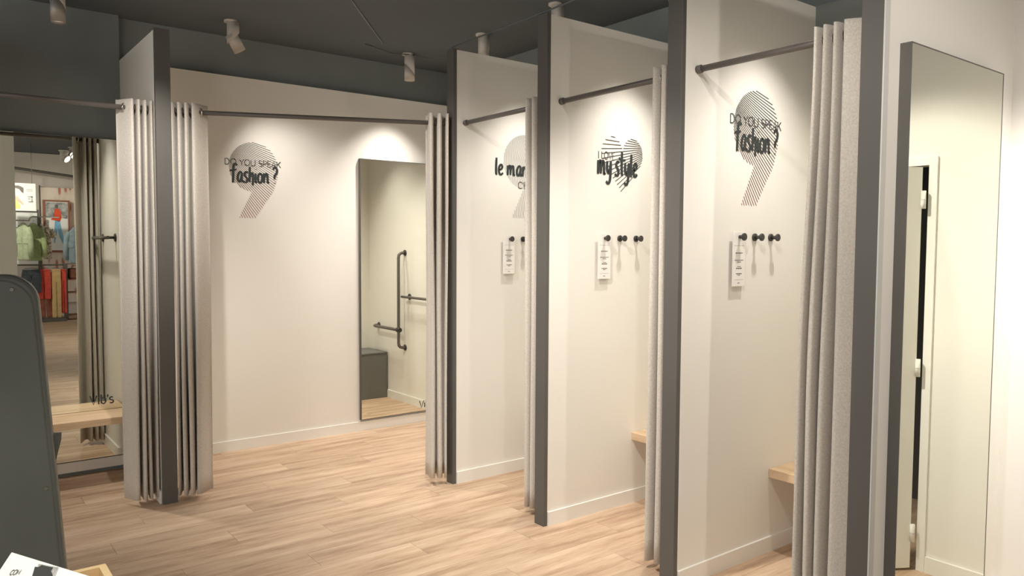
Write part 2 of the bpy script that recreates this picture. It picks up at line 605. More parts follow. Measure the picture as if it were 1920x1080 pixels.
partition_row(PA, XW, 'farthest cream partition of the row, with the half-hidden grey quote decal')
partition_row(PB, XW, 'cream partition in the middle of the row, carrying the heart decal')
partition_row(PC, XW, 'nearest cream partition with a quote decal, right of the centre')

# the partition on the far right: dark on the booth side, white on the camera side
x, y, t_ = PD
o = thing('fitting_room_partition', 'dark-edged partition on the right that carries the tall mirror', 'partition', (x, y, 0), 'fitting room partitions')
obj('panel', box(B(), x + 0.034, XW, y, y + t_, 0, H), 'white_wall', o)
obj('edge_post', box(B(), x, x + 0.034, y + 0.001, y + t_ + 0.003, 0, H), 'dark_metal', o, 0.0015)
tag(obj('corner_profile', box(B(), x + 0.001, x + 0.034, y - 0.004, y + 0.001, 0, H), 'alu_trim', o), 'light grey corner profile')
obj('baseboard', box(B(), x + 0.036, XW, y + t_, y + t_ + 0.012, 0, 0.078), 'white_paint', o)
obj('baseboard', box(B(), x + 0.036, XW - 0.012, y - 0.012, y, 0, 0.078), 'white_paint', o)

# partition between the left booth and the end booth
o = thing('fitting_room_partition', 'cream partition behind the dark post between the two curtains on the left', 'partition', (X0, Y0, 0), 'fitting room partitions')
obj('panel', box(B(), X0, X0 + T0, Y0 + 0.027, YE + 0.06, 0, H), 'white_wall', o)
obj('edge_post', box(B(), X0 - 0.003, X0 + T0 + 0.003, Y0, Y0 + 0.027, 0, H + 0.006), 'dark_metal', o, 0.0015)
obj('baseboard', box(B(), X0 - 0.012, X0, Y0 + 0.029, 5.79, 0, 0.078), 'white_paint', o)
obj('baseboard', box(B(), X0 + T0, X0 + T0 + 0.012, Y0 + 0.029, YE - 0.012, 0, 0.078), 'white_paint', o)
# its counterpart beyond the left edge of the photograph
o = thing('fitting_room_partition', 'cream partition on the far side of the left booth, beyond the left edge', 'partition', (0.03, Y0, 0), 'fitting room partitions')
obj('panel', box(B(), 0.03, 0.10, Y0 + 0.027, 5.815, 0, H), 'white_wall', o)
obj('edge_post', box(B(), 0.027, 0.103, Y0, Y0 + 0.027, 0, H + 0.006), 'dark_metal', o, 0.0015)

# slim tie bar along the tops of the row
tb = obj('tie_bar', tube(B(), [(PA[0] + 0.012, PA[1] + 0.03, H + 0.018), (PB[0] + 0.012, PB[1] + 0.03, H + 0.018),
                               (PC[0] + 0.012, PC[1] + 0.03, H + 0.018), (PD[0] + 0.012, PD[1] + 0.03, H + 0.018)], 0.0045, 8), 'ceiling_paint')
tag(tb, 'slim dark tie bar running along the tops of the partition posts', 'bar')


# ------------------------------------------------------------------ mirrors
def mirror_y(label, x0, x1, z0, z1, yback, depth, rim, name='wall_mirror'):
    """mirror facing -y; dark backing tray with thin rim"""
    o = thing(name, label, 'mirror', ((x0 + x1) / 2, yback, z0))
    yf = yback - depth
    bm = B()
    box(bm, x0, x0 + rim, yf - 0.001, yback, z0, z1)
    box(bm, x1 - rim, x1, yf - 0.001, yback, z0, z1)
    box(bm, x0 + rim, x1 - rim, yf - 0.001, yback, z0, z0 + rim)
    box(bm, x0 + rim, x1 - rim, yf - 0.001, yback, z1 - rim, z1)
    obj('frame', bm, 'dark_metal', o)
    obj('glass', box(B(), x0 + rim, x1 - rim, yf, yback - 0.002, z0 + rim, z1 - rim), 'mirror_glass', o)
    return o


mir_end = mirror_y('tall dark-rimmed mirror on the far wall showing grab bars', 2.885, 3.66, 0.094, 2.270, YE, 0.028, 0.005)
mir_right = mirror_y('tall mirror with black frame on the right-hand wall, showing a white door', 2.768, 3.572, 0.10, 2.276, PD[1], 0.040, 0.004)
mir_left = mirror_y('wide mirror in the left fitting room reflecting the clothes shop', 0.10, 1.0935, 0.10, 2.262, 5.815, 0.028, 0.004)
# plinth under the left mirror
pl = obj('mirror_plinth', box(B(), 0.10, 1.097, 5.785, 5.815, 0.030, 0.098), 'white_paint')
tag(pl, 'pale plinth strip under the mirror of the left fitting room', 'plinth')


def mirror_x(label, y0, y1):
    o = thing('wall_mirror', label, 'mirror', (MIR_X, (y0 + y1) / 2, 0.1), 'booth back mirrors')
    bm = B()
    box(bm, MIR_X - 0.001, XW, y0, y0 + 0.008, 0.1, 2.27)
    box(bm, MIR_X - 0.001, XW, y1 - 0.008, y1, 0.1, 2.27)
    obj('frame', bm, 'dark_metal', o)
    obj('glass', box(B(), MIR_X, MIR_X + 0.02, y0 + 0.008, y1 - 0.008, 0.1, 2.27), 'mirror_glass', o)
    obj('fascia', box(B(), MIR_X - 0.001, XW, y0, y1, 2.272, H + 0.004), 'dark_paint', o)
    obj('plinth', box(B(), MIR_X + 0.002, XW, y0, y1, 0, 0.098), 'white_paint', o)
    return o


BOOTHS = [(PB[1] + PB[2], PA[1], 'booth of the grey quote decal'), (PC[1] + PC[2], PB[1], 'booth of the heart decal'), (PD[1] + PD[2], PC[1], 'nearest booth')]
for y0_, y1_, nm in BOOTHS:
    mirror_x('mirror with dark fascia at the back of the ' + nm, y0_ + 0.0005, y1_ - 0.0005)

# ------------------------------------------------------------------ benches
for y0_, y1_, nm in BOOTHS:
    b_ = obj('wall_bench', box(B(), 3.39, MIR_X - 0.002, y0_ + 0.001, y1_ - 0.001, 0.385, 0.430), 'bench_wood_y', None, 0.002)
    tag(b_, 'pale wooden wall bench at the back of the ' + nm, 'bench', 'wooden benches in the booths')
b_ = obj('wall_bench', box(B(), 0.101, X0 - 0.013, 5.475, 5.778, 0.385, 0.430), 'bench_wood', None, 0.002)
tag(b_, 'pale wooden bench fixed in front of the left mirror', 'bench')
b_ = thing('seat_box', 'grey box seat in the corner, seen in the mirror of the end room', 'seat', (3.4, 4.42, 0))
obj('box', box(B(), 3.08, XW - 0.013, PA[1] + PA[2] + 0.013, 4.615, 0.0, 0.452), 'seat_grey', b_, 0.004)
obj('lid', box(B(), 3.075, XW - 0.013, PA[1] + PA[2] + 0.013, 4.620, 0.452, 0.470), 'seat_grey', b_, 0.003)


# ------------------------------------------------------------------ curtain rods
def rod(label, a, b_, r=0.0140, caps=(True, True)):
    a, b_ = Vector(a), Vector(b_)
    o = thing('curtain_rod', label, 'rod', a, 'curtain rods')
    d = (b_ - a).normalized()
    obj('tube', tube(B(), [a + d * 0.002, b_ - d * 0.002], r, 16), 'rod_metal', o)
    for c_, p_, s in ((caps[0], a, 1), (caps[1], b_, -1)):
        if c_:
            obj('end_cap', lathe_axis(B(), p_ + d * s * 0.0005, d * s, [(0, 0.0185), (0.022, 0.0185), (0.025, 0.0155)], 18), 'rod_metal', o)
    return o


rod('dark curtain rod from the farthest partition, over the grey quote decal', (ROD_X + 0.012, PA[1], ROD_Z), (ROD_X + 0.006, PB[1] + PB[2], ROD_Z))
rod('dark curtain rod over the heart decal booth', (ROD_X + 0.008, PB[1], ROD_Z), (ROD_X - 0.002, PC[1] + PC[2], ROD_Z))
rod('dark curtain rod of the nearest booth, at the upper right', (ROD_X - 0.017, PC[1], ROD_Z), (ROD_X - 0.017, PD[1] + PD[2], ROD_Z))
rod('long dark curtain rod across the end fitting room', (X0 + T0 + 0.003, 4.905, ROD_Z), (PA[0] - 0.001, PA[1] + 0.036, ROD_Z - 0.01))
rod('metal curtain rod of the left fitting room, catching the light', (0.103, 4.93, ROD_Z), (X0 - 0.0005, 4.93, ROD_Z))


# ------------------------------------------------------------------ curtains
def meander(n_half, per, om):
    """sine-generated curve: unit advance per half fold, unit amplitude"""
    n = n_half * per
    fine = 40
    xs, ys = [0.0], [0.0]
    for i in range(n * fine):
        th = (i + 0.5) / (per * fine) * math.pi
        ph = om * math.sin(th)            # crest at th = 0, crossing at pi/2
        xs.append(xs[-1] + math.cos(ph))
        ys.append(ys[-1] - math.sin(ph))
    adv = xs[per * fine]
    am = abs(ys[per * fine]) / 2
    return [(xs[i * fine] / adv, (ys[i * fine] + am) / am) for i in range(n + 1)]


def curtain(label, a, b_, n_half, amp, flip=1, z_top=2.392, z_bot=0.035, seed=0, amp_b=None, splay=0.0, splay0=0.0, spread=0.0, om=1.78):
    rnd = random.Random(seed)
    a, b_ = Vector((a[0], a[1], 0)), Vector((b_[0], b_[1], 0))
    L = (b_ - a).length - splay - splay0
    d = (b_ - a).normalized()
    n = Vector((d.y, -d.x, 0))
    o = thing('curtain', label, 'curtain', (a.x, a.y, 0), 'fitting room curtains')
    per = 16
    sec = meander(n_half, per, om)
    head = meander(n_half, per, om * 0.93)
    cols = len(sec)
    levels = [0, 0.012, 0.028, 0.045, 0.06, 0.09, 0.13] + [0.18 + 0.82 * i / 18 for i in range(19)]
    jit = [rnd.uniform(-1, 1) for _ in range(n_half + 1)]
    jit2 = [rnd.uniform(-1, 1) for _ in range(n_half + 1)]
    ph = rnd.uniform(0, 6.28)
    bm = B()
    grid = []
    for lv in levels:
        z = z_top + (z_bot - z_top) * lv
        rowv = []
        gro = min(1.0, max(0.0, (lv - 0.03) / 0.6))
        gro = gro * gro * (3 - 2 * gro)
        for c_ in range(cols):
            th = c_ / per
            k = min(int(th), n_half - 1)
            f_ = th - k
            f_ = f_ * f_ * (3 - 2 * f_)
            jj = jit[k] * (1 - f_) + jit[k + 1] * f_
            j2 = jit2[k] * (1 - f_) + jit2[k + 1] * f_
            sa_ = sec[c_][0] * gro + head[c_][0] * (1 - gro)
            so_ = sec[c_][1] * gro + head[c_][1] * (1 - gro)
            am = (amp if amp_b is None else amp + (amp_b - amp) * gro) * (1 + 0.20 * jj * gro)
            off = flip * am * so_
            al = L * (1 + spread * gro) * sa_ / n_half + splay0
            if splay0 and th < 1:
                q = min(1.0, (1 - th) / 0.56)
                al -= splay0 * q * q * (3 - 2 * q)
            if splay and th > n_half - 1:
                q = th - (n_half - 1)
                al += splay * q * q * (3 - 2 * q)
            al += gro * 0.009 * j2 + gro * 0.004 * math.sin(lv * 4.0 + ph + th)
            p = a + d * al + n * off
            rowv.append(bm.verts.new((p.x, p.y, z)))
        grid.append(rowv)
    for r0, r1 in zip(grid, grid[1:]):
        for c_ in range(cols - 1):
            bm.faces.new((r0[c_], r0[c_ + 1], r1[c_ + 1], r1[c_])).smooth = True
    cl = obj('cloth', bm, 'curtain_felt', o)
    md = cl.modifiers.new('solid', 'SOLIDIFY')
    md.thickness = 0.0035
    md.offset = 0
    for k in range(n_half):
        mid = head[k * per + per // 2][0]
        al = L * mid / n_half + (splay0 * 0.03 if k == 0 else splay0)
        dv = d
        if splay and k == n_half - 1:
            al += splay * 0.5
            dv = (d * amp * 2 + n * flip * (1 if n_half % 2 == 0 else -1) * (splay + L / n_half)).normalized()
        p = a + d * al
        p.z = ROD_Z
        obj('eyelet', torus(B(), p, dv, 0.0230, 0.0042, 18, 6), 'chrome', o)
    return o


curtain('greige curtain drawn to the left of the dark post, on the left rod', (1.098, 4.93), (0.926, 4.93), 7, 0.052, flip=-1, seed=3, amp_b=0.058, splay=0.050)
E0 = Vector((X0 + T0 + 0.003, 4.905))
E1 = Vector((PA[0] - 0.001, PA[1] + 0.036))
ed = (E1 - E0).normalized()
c0, c1 = E0 + ed * 0.030, E0 + ed * 0.215
curtain('greige curtain drawn to the right of the dark post on the left', c0, c1, 7, 0.052, flip=1, seed=5, amp_b=0.060, splay=0.045)
c0, c1 = E1 - ed * 0.014, E1 - ed * 0.150
curtain('greige curtain at the right end of the long rod, beside the far mirror', c0, c1, 5, 0.052, flip=-1, seed=9, z_bot=0.05, amp_b=0.058)
curtain('greige curtain bunched in front of the grey quote decal', (ROD_X + 0.006, PB[1] + PB[2] + 0.018), (ROD_X + 0.008, 3.465), 6, 0.054, flip=1, seed=12, z_bot=0.04)
curtain('greige curtain bunched beside the heart decal', (ROD_X, PC[1] + PC[2] + 0.018), (ROD_X, 2.500), 6, 0.054, flip=1, seed=17, z_bot=0.04)
curtain('greige curtain hanging in four folds at the right, by the dark partition edge', (ROD_X - 0.017, PD[1] + PD[2] + 0.014), (ROD_X - 0.017, 1.648), 7, 0.058, flip=1, seed=21, z_bot=0.04, splay0=0.066, spread=0.30)

# ------------------------------------------------------------------ lettering (own stroke alphabets)
BRUSH = {
    'f': (0.80, [[(.86, 1.62), (.70, 1.80), (.50, 1.66), (.43, 1.10), (.40, .45), (.36, -.12)], [(.0, 1.12), (.25, 1.10), (.80, 1.22)]]),
    'a': (0.80, [[(.66, .86), (.48, 1.02), (.22, .74), (.14, .28), (.30, .02), (.50, .22), (.66, .92)], [(.66, .92), (.62, .40), (.68, .06), (.82, .10)]]),
    's': (0.60, [[(.54, .92), (.36, 1.04), (.16, .80), (.30, .56), (.48, .32), (.38, .02), (.14, .0), (.02, .12)]]),
    'h': (0.74, [[(.22, 1.58), (.18, .80), (.16, .02)], [(.17, .40), (.34, .86), (.54, .92), (.58, .45), (.54, -.30)]]),
    'i': (0.34, [[(.16, .96), (.14, .40), (.18, .04), (.30, .08)], [(.20, 1.36), (.21, 1.31)]]),
    'o': (0.72, [[(.44, .98), (.18, .78), (.12, .28), (.36, .0), (.60, .28), (.62, .78), (.40, .98)]]),
    'n': (0.80, [[(.14, 1.0), (.15, .50), (.12, .0)], [(.14, .42), (.34, .90), (.54, .92), (.58, .45), (.60, .06), (.76, .12)]]),
    'm': (1.18, [[(.14, 1.0), (.15, .50), (.12, .0)], [(.14, .42), (.30, .90), (.46, .94), (.50, .50), (.48, .04)],
                 [(.50, .44), (.66, .90), (.84, .92), (.90, .45), (.92, .05), (1.08, .12)]]),
    'y': (0.76, [[(.14, 1.0), (.12, .45), (.28, .12), (.48, .34), (.62, .98)], [(.62, 1.0), (.60, .30), (.50, -.42), (.26, -.66), (.02, -.48)]]),
    't': (0.66, [[(.34, 1.78), (.30, .95), (.32, .30), (.40, .0)], [(-.12, 1.32), (.30, 1.16), (.82, 1.20)]]),
    'l': (0.40, [[(.22, 1.68), (.17, .80), (.18, .12), (.32, .02)]]),
    'e': (0.70, [[(.16, .48), (.40, .56), (.56, .80), (.40, 1.02), (.16, .76), (.14, .26), (.34, .0), (.66, .20)]]),
    '?': (0.66, [[(.06, 1.44), (.28, 1.68), (.56, 1.46), (.50, 1.08), (.26, .80), (.24, .46)], [(.23, .08), (.24, .03)]]),
    ' ': (0.42, []),
}


def arc(cx, cy_, rx, ry, a0, a1, n=14):
    return [(cx + rx * math.cos(math.radians(a0 + (a1 - a0) * i / n)), cy_ + ry * math.sin(math.radians(a0 + (a1 - a0) * i / n))) for i in range(n + 1)]


SANS = {
    'D': (0.92, [[(.08, 0), (.08, 1), (.35, 1)] + arc(.35, .5, .42, .5, 90, -90) + [(.08, 0)]]),
    'O': (1.06, [arc(.51, .5, .45, .5, 90, 450, 28)]),
    'Y': (0.82, [[(.02, 1), (.40, .45), (.78, 1)], [(.40, .45), (.40, 0)]]),
    'U': (0.92, [[(.08, 1), (.08, .35)] + arc(.45, .36, .37, .36, 180, 360) + [(.82, 1)]]),
    'S': (0.74, [arc(.36, .75, .28, .25, 30, 270, 12) + arc(.36, .25, .30, .25, 90, -150, 12)]),
    'P': (0.76, [[(.08, 0), (.08, 1), (.38, 1)] + arc(.38, .72, .30, .28, 90, -90) + [(.08, .44)]]),
    'E': (0.72, [[(.62, 1), (.08, 1), (.08, 0), (.62, 0)], [(.08, .52), (.56, .52)]]),
    'A': (0.88, [[(.02, 0), (.42, 1), (.82, 0)], [(.16, .34), (.68, .34)]]),
    'K': (0.80, [[(.08, 1), (.08, 0)], [(.72, 1), (.08, .38)], [(.30, .58), (.74, 0)]]),
    'I': (0.30, [[(.12, 0), (.12, 1)]]),
    'L': (0.62, [[(.08, 1), (.08, 0), (.56, 0)]]),
    'V': (0.84, [[(.02, 1), (.40, 0), (.78, 1)]]),
    'C': (0.86, [arc(.50, .5, .45, .5, 48, 312, 22)]),
    'M': (1.00, [[(.08, 0), (.08, 1), (.46, .30), (.84, 1), (.84, 0)]]),
    "'": (0.24, [[(.10, 1), (.08, .74)]]),
    '.': (0.24, [[(.08, .0), (.08, .05)]]),
    'i': (0.30, [[(.12, 0), (.12, .68)], [(.12, .90), (.12, .95)]]),
    'b': (0.72, [[(.10, 1.05), (.10, .04)], arc(.34, .34, .25, .34, 160, -160, 20)]),
    's': (0.52, [arc(.26, .51, .19, .17, 40, 270, 10) + arc(.26, .17, .21, .17, 90, -150, 10)]),
    ' ': (0.42, []),
}


def smooth(pts, sub=6):
    if len(pts) < 3:
        return pts
    out = []
    for i in range(len(pts) - 1):
        p0 = pts[max(i - 1, 0)]
        p1, p2 = pts[i], pts[i + 1]
        p3 = pts[min(i + 2, len(pts) - 1)]
        for k in range(sub):
            u = k / sub
            out.append(tuple(0.5 * (2 * p1[q] + (p2[q] - p0[q]) * u + (2 * p0[q] - 5 * p1[q] + 4 * p2[q] - p3[q]) * u * u
                                    + (3 * p1[q] - p0[q] - 3 * p2[q] + p3[q]) * u ** 3) for q in (0, 1)))
    out.append(pts[-1])
    return out


def ribbon(bm, pts, wfun, to3, lift=0.0):
    n = len(pts)
    L_, R_ = [], []
    for i, p in enumerate(pts):
        q0 = pts[max(i - 1, 0)]
        q1 = pts[min(i + 1, n - 1)]
        dx, dy = q1[0] - q0[0], q1[1] - q0[1]
        l = math.hypot(dx, dy) or 1
        dx, dy = dx / l, dy / l
        wd = wfun(dx, dy, i / max(1, n - 1)) * 0.5
        L_.append(bm.verts.new(to3(p[0] - dy * wd, p[1] + dx * wd, lift)))
        R_.append(bm.verts.new(to3(p[0] + dy * wd, p[1] - dx * wd, lift)))
    for i in range(n - 1):
        bm.faces.new((R_[i], R_[i + 1], L_[i + 1], L_[i]))


def text_ribbons(bm, text, font, x, z, size, weight, to3, brush=False, track=0.0, xs=1.0, slant=0.0):
    """writes at (x, z) in the decal plane; returns the end x"""
    lift = 0.0
    for ch in text:
        adv, strokes = font[ch]
        lb = B()
        for st in strokes:
            pts = smooth(st) if brush else st
            pts = [(x + (p[0] + slant * p[1]) * size * xs, z + p[1] * size) for p in pts]
            if brush:
                def wf(dx, dy, u):
                    return weight * (0.62 + 0.38 * abs(dy)) * (0.72 + 0.28 * min(1, 4 * min(u, 1 - u) + 0.3))
            else:
                def wf(dx, dy, u):
                    return weight
            lift += 0.00004
            ribbon(lb, pts, wf, to3, lift)
        if strokes:
            bm.append(lb)
        else:
            lb.free()
        x += (adv + track) * size * xs
    return x


def text_width(text, font, size, track=0.0, xs=1.0):
    return sum((font[c_][0] + track) * size * xs for c_ in text) - track * size * xs


def fit_text(bm, text, font, x0, x1, z, size, weight, to3, brush=False, track=0.0):
    wdt = text_width(text, font, size, track)
    text_ribbons(bm, text, font, x0, z, size, weight, to3, brush, track, (x1 - x0) / wdt)


def plane_obj(name, bm, material, parent, origin=None):
    """flat print: object origin at the decal centre so that the ink gradient is local"""
    if isinstance(bm, list):
        for b1 in bm:
            obj('letter', b1, material, parent, origin=origin)
        return None
    o = obj(name, bm, material, parent, origin=origin)
    o['kind'] = 'stuff'
    return o


# outline tests for the decals, decal units in metres about the circle centre
QUOTE_TAIL = [(-.007, -.17), (-.114, -.382), (.012, -.382), (.091, -.261), (.149, -.181), (.183, -.08), (.185, 0.0), (.0, 0.0)]


def in_poly(x, z, poly):
    c_ = False
    j = len(poly) - 1
    for i in range(len(poly)):
        xi, zi = poly[i]
        xj, zj = poly[j]
        if (zi > z) != (zj > z) and x < (xj - xi) * (z - zi) / (zj - zi) + xi:
            c_ = not c_
        j = i
    return c_


def in_quote(x, z):
    return x * x + z * z < 0.185 ** 2 or in_poly(x, z, QUOTE_TAIL)


HEART = []
for i in range(80):
    q = 2 * math.pi * i / 80
    HEART.append((0.172 * math.sin(q) ** 3 * 1.0, 0.0118 * (13 * math.cos(q) - 5 * math.cos(2 * q) - 2 * math.cos(3 * q) - math.cos(4 * q)) + 0.012))


def in_heart(x, z):
    return in_poly(x, z, HEART)


def fan(bm, inside, cx, cz, angs, rmax, width, to3):
    for k, ang in enumerate(angs):
        ca, sa = math.cos(ang), math.sin(ang)
        start = None
        step = 0.003
        n = int(rmax / step)
        for i in range(n + 1):
            s = i * step
            ins = inside(cx + ca * s, cz + sa * s)
            if ins and start is None:
                start = s
            if (not ins or i == n) and start is not None:
                if s - start > 0.006:
                    ribbon(bm, [(cx + ca * start, cz + sa * start), (cx + ca * s, cz + sa * s)], lambda dx, dy, u: width, to3, 0.0)
                start = None


def quote_decal(label, cx, y, cz, scale=1.0):
    o = thing('wall_decal', label, 'wall decal', (cx, y, cz), 'printed wall decals')
    s = scale

    def to3(x_, z_, lift=0):
        return (cx + x_ * s, y - 0.0012 - lift, cz + z_ * s)
    bm = B()
    angs = [math.radians(-11 - 60 * (k / 46) ** 0.92) for k in range(47)]
    fan(bm, in_quote, -0.46, 0.30, angs, 1.1, 0.0040, to3)
    plane_obj('quote_mark', bm, 'decal_ink', o, (cx, y, cz))

    def to3b(x_, z_, lift=0):
        return (cx + x_ * s, y - 0.0016 - lift, cz + z_ * s)
    bm = []
    fit_text(bm, 'DO YOU SPEAK', SANS, -0.214, 0.212, 0.008, 0.044, 0.0056, to3b, track=0.03)
    plane_obj('thin_lettering', bm, 'thin_ink', o, (cx, y, cz))
    bm = []
    fit_text(bm, 'fashion ?', BRUSH, -0.178, 0.187, -0.116, 0.074, 0.0185, to3b, brush=True)
    plane_obj('brush_lettering', bm, 'ink', o, (cx, y, cz))
    return o


quote_decal('striped quote-mark decal DO YOU SPEAK fashion on the far wall', 2.016, YE, 2.142)
quote_decal('striped quote-mark decal DO YOU SPEAK fashion above the hooks of the nearest partition', 3.222, PC[1], 2.128, 0.97)

# grey quote decal, half hidden by its curtain
cx, cz, y = 3.300, 2.130, PA[1]
o = thing('wall_decal', 'pale grey quote-mark decal le mann, half hidden by a curtain', 'wall decal', (cx, y, cz), 'printed wall decals')


def to3(x_, z_, lift=0):
    return (cx + x_, y - 0.0012 - lift, cz + z_)


def to3b(x_, z_, lift=0):
    return (cx + x_, y - 0.0016 - lift, cz + z_)


bm = B()
angs = [math.radians(-118 + 52 * k / 60) for k in range(61)]
fan(bm, in_quote, -0.14, 0.62, angs, 1.3, 0.0030, to3)
plane_obj('quote_mark', bm, 'pale_ink', o, (cx, y, cz))
bm = []
fit_text(bm, 'le mann', BRUSH, -0.258, 0.075, -0.098, 0.066, 0.0185, to3b, brush=True)
plane_obj('brush_lettering', bm, 'ink', o, (cx, y, cz))
bm = []
text_ribbons(bm, "C'E", SANS, -0.062, -0.182, 0.044, 0.0050, to3b, track=0.03)
plane_obj('thin_lettering', bm, 'thin_ink', o, (cx, y, cz))

# heart decal
cx, cz, y = 3.282, 2.040, PB[1]
o = thing('wall_decal', 'striped heart decal I LOVE my style on the middle partition', 'wall decal', (cx, y, cz), 'printed wall decals')
bm = B()
angs = [math.radians(168 + 3.35 * k) for k in range(26)]
fan(bm, in_heart, 0.30, 0.115, angs, 0.8, 0.0044, to3)
plane_obj('heart', bm, 'thin_ink', o, (cx, y, cz))
bm = []
fit_text(bm, 'my style', BRUSH, -0.205, 0.128, -0.070, 0.078, 0.0200, to3b, brush=True)
plane_obj('brush_lettering', bm, 'ink', o, (cx, y, cz))
bm = []
fit_text(bm, 'I LOVE', SANS, -0.198, -0.062, 0.018, 0.042, 0.0048, to3b, track=0.04)
plane_obj('thin_lettering', bm, 'thin_ink', o, (cx, y, cz))


# shop lettering stuck on two mirrors
def mirror_text(label, x0, x1, y, z, size, weight):
    o = thing('mirror_lettering', label, 'lettering', (x0, y, z), 'lettering on the mirrors')

    def t3(x_, z_, lift=0):
        return (x_, y - 0.0008 - lift, z_)
    bm = []
    fit_text(bm, "Vib's", SANS, x0, x1, z, size, weight, t3)
    plane_obj('letters', bm, 'ink', o)
    return o


mirror_text("dark Vib's lettering at the foot of the left mirror", 0.878, 1.024, 5.787, 0.470, 0.060, 0.0085)
mirror_text("dark Vib's lettering at the foot of the far mirror, cut by a curtain", 3.447, 3.593, 5.792, 0.130, 0.060, 0.0085)


# ------------------------------------------------------------------ hooks and cards
def hook(label, x, y, z=1.603):
    o = thing('coat_hook', label, 'hook', (x, y, z), 'coat hooks on the partitions')
    d = (0, -1, 0)
    obj('base', lathe_axis(B(), (x, y - 0.0004, z), d, [(0, 0.0185), (0.008, 0.0185), (0.010, 0.016)], 22), 'black_hook', o)
    obj('pin', lathe_axis(B(), (x, y - 0.010, z), d, [(0, 0.0088), (0.028, 0.0088)], 16), 'black_hook', o)
    obj('knob', lathe_axis(B(), (x, y - 0.036, z), d, [(0, 0.012), (0.003, 0.0175), (0.009, 0.0185), (0.012, 0.017)], 22), 'black_hook', o)
    return o


def card(label, x0, x1, z0, z1, y):
    o = thing('info_card', label, 'sign', ((x0 + x1) / 2, y, z0), 'white info cards hung on hooks')
    yy_ = y - 0.014
    obj('plate', box(B(), x0, x1, yy_ - 0.003, yy_, z0, z1), 'card_white', o, 0.001)
    wd, hh = x1 - x0, z1 - z0
    xc = (x0 + x1) / 2
    bm = B()
    rnd = random.Random(4)

    def t3(x_, z_, lift=0):
        return (x_, yy_ - 0.0034 - lift, z_)

    def line(fz, half, wt, dash=0.012):
        x_ = xc - half
        while x_ < xc + half - 0.001:
            e_ = min(x_ + rnd.uniform(0.4, 1.3) * dash, xc + half)
            ribbon(bm, [(x_, z0 + hh * fz), (e_, z0 + hh * fz)], lambda dx, dy, u: wt, t3)
            x_ = e_ + 0.0018
    line(0.745, 0.038, 0.0012, 0.02)
    line(0.610, 0.028, 0.0042)
    line(0.478, 0.034, 0.0036)
    line(0.445, 0.014, 0.0030)
    line(0.362, 0.014, 0.0036)
    line(0.330, 0.022, 0.0052)
    line(0.232, 0.022, 0.0046)
    line(0.205, 0.010, 0.0040)
    line(0.120, 0.034, 0.0010, 0.03)
    line(0.062, 0.008, 0.0040)
    obj('print', bm, 'card_print', o)['kind'] = 'stuff'
    return o


for p, xs, nm in ((PA, (3.159, 3.283, 3.410), 'below the grey quote decal'), (PB, (3.129, 3.266, 3.403), 'below the heart decal'), (PC, (3.084, 3.224, 3.357), 'on the nearest partition')):
    hook('black peg hook holding the white card ' + nm, xs[0], p[1])
    hook('middle black peg hook ' + nm, xs[1], p[1])
    hook('black peg hook farthest from the card ' + nm, xs[2], p[1])
card('white info card hung on the hook below the grey quote decal', 3.104, 3.203, 1.368, 1.630, PA[1])
card('white info card hung on the hook below the heart decal', 3.077, 3.178, 1.368, 1.630, PB[1])
card('white info card hung on the hook of the nearest partition', 3.034, 3.133, 1.368, 1.628, PC[1])


# ------------------------------------------------------------------ grab bars and rails
def flange(par, p, d):
    obj('flange', lathe_axis(B(), p, d, [(0, 0.030), (0.006, 0.030), (0.010, 0.024)], 20), 'black_hook', par)


o = thing('grab_bar', 'dark upright grab bar with side arm, seen in the far mirror', 'grab bar', (XW, 4.963, 0.55))
xo = XW - 0.075
R_ = 0.0155
path = [(XW - 0.002, 4.963, 1.486), (xo + 0.045, 4.963, 1.486), (xo + 0.018, 4.963, 1.478), (xo + 0.004, 4.963, 1.462), (xo, 4.963, 1.435)]
path += [(xo, 4.963, 1.0), (xo, 4.963, 0.60), (xo + 0.004, 4.963, 0.574), (xo + 0.018, 4.963, 0.558), (xo + 0.045, 4.963, 0.550), (XW - 0.002, 4.963, 0.550)]
obj('upright', tube(B(), path, R_, 14), 'rod_metal', o)
path = [(xo, 4.963, 0.728), (xo, 4.70, 0.728), (xo, 4.485, 0.728), (xo + 0.006, 4.45, 0.728), (xo + 0.024, 4.425, 0.728), (xo + 0.05, 4.418, 0.728), (XW - 0.002, 4.418, 0.728)]
obj('side_arm', tube(B(), path, R_, 14), 'rod_metal', o)
for p in ((XW - 0.001, 4.963, 1.486), (XW - 0.001, 4.963, 0.550), (XW - 0.001, 4.418, 0.728)):
    flange(o, p, (-1, 0, 0))
obj('joint', lathe_axis(B(), (xo, 4.99, 0.728), (0, -1, 0), [(0, 0.023), (0.054, 0.023)], 18), 'black_hook', o)


def rail(label, xw, y0, y1, z, s):
    """rail on two collars; s = +1 wall to the right (faces -x)"""
    o = thing('wall_rail', label, 'rail', (xw, y0, z), 'wall rails')
    xo_ = xw - 0.060
    obj('bar', tube(B(), [(xo_, y0, z), (xo_, y1, z)], 0.0125, 14), 'rod_metal', o)
    for yq in (y0 + 0.055, y1 - 0.055):
        obj('bracket', tube(B(), [(xw - 0.002, yq, z), (xo_, yq, z)], 0.010, 12), 'black_hook', o)
        flange(o, (xw - 0.0005, yq, z), (-1, 0, 0))
    return o


rail('dark horizontal rail beside the grab bar, seen in the far mirror', XW, 5.000, 5.74, 1.058, 1)
rail('dark horizontal rail on the side wall, seen in the left mirror', X0, 4.990, 5.56, 1.601, 1)

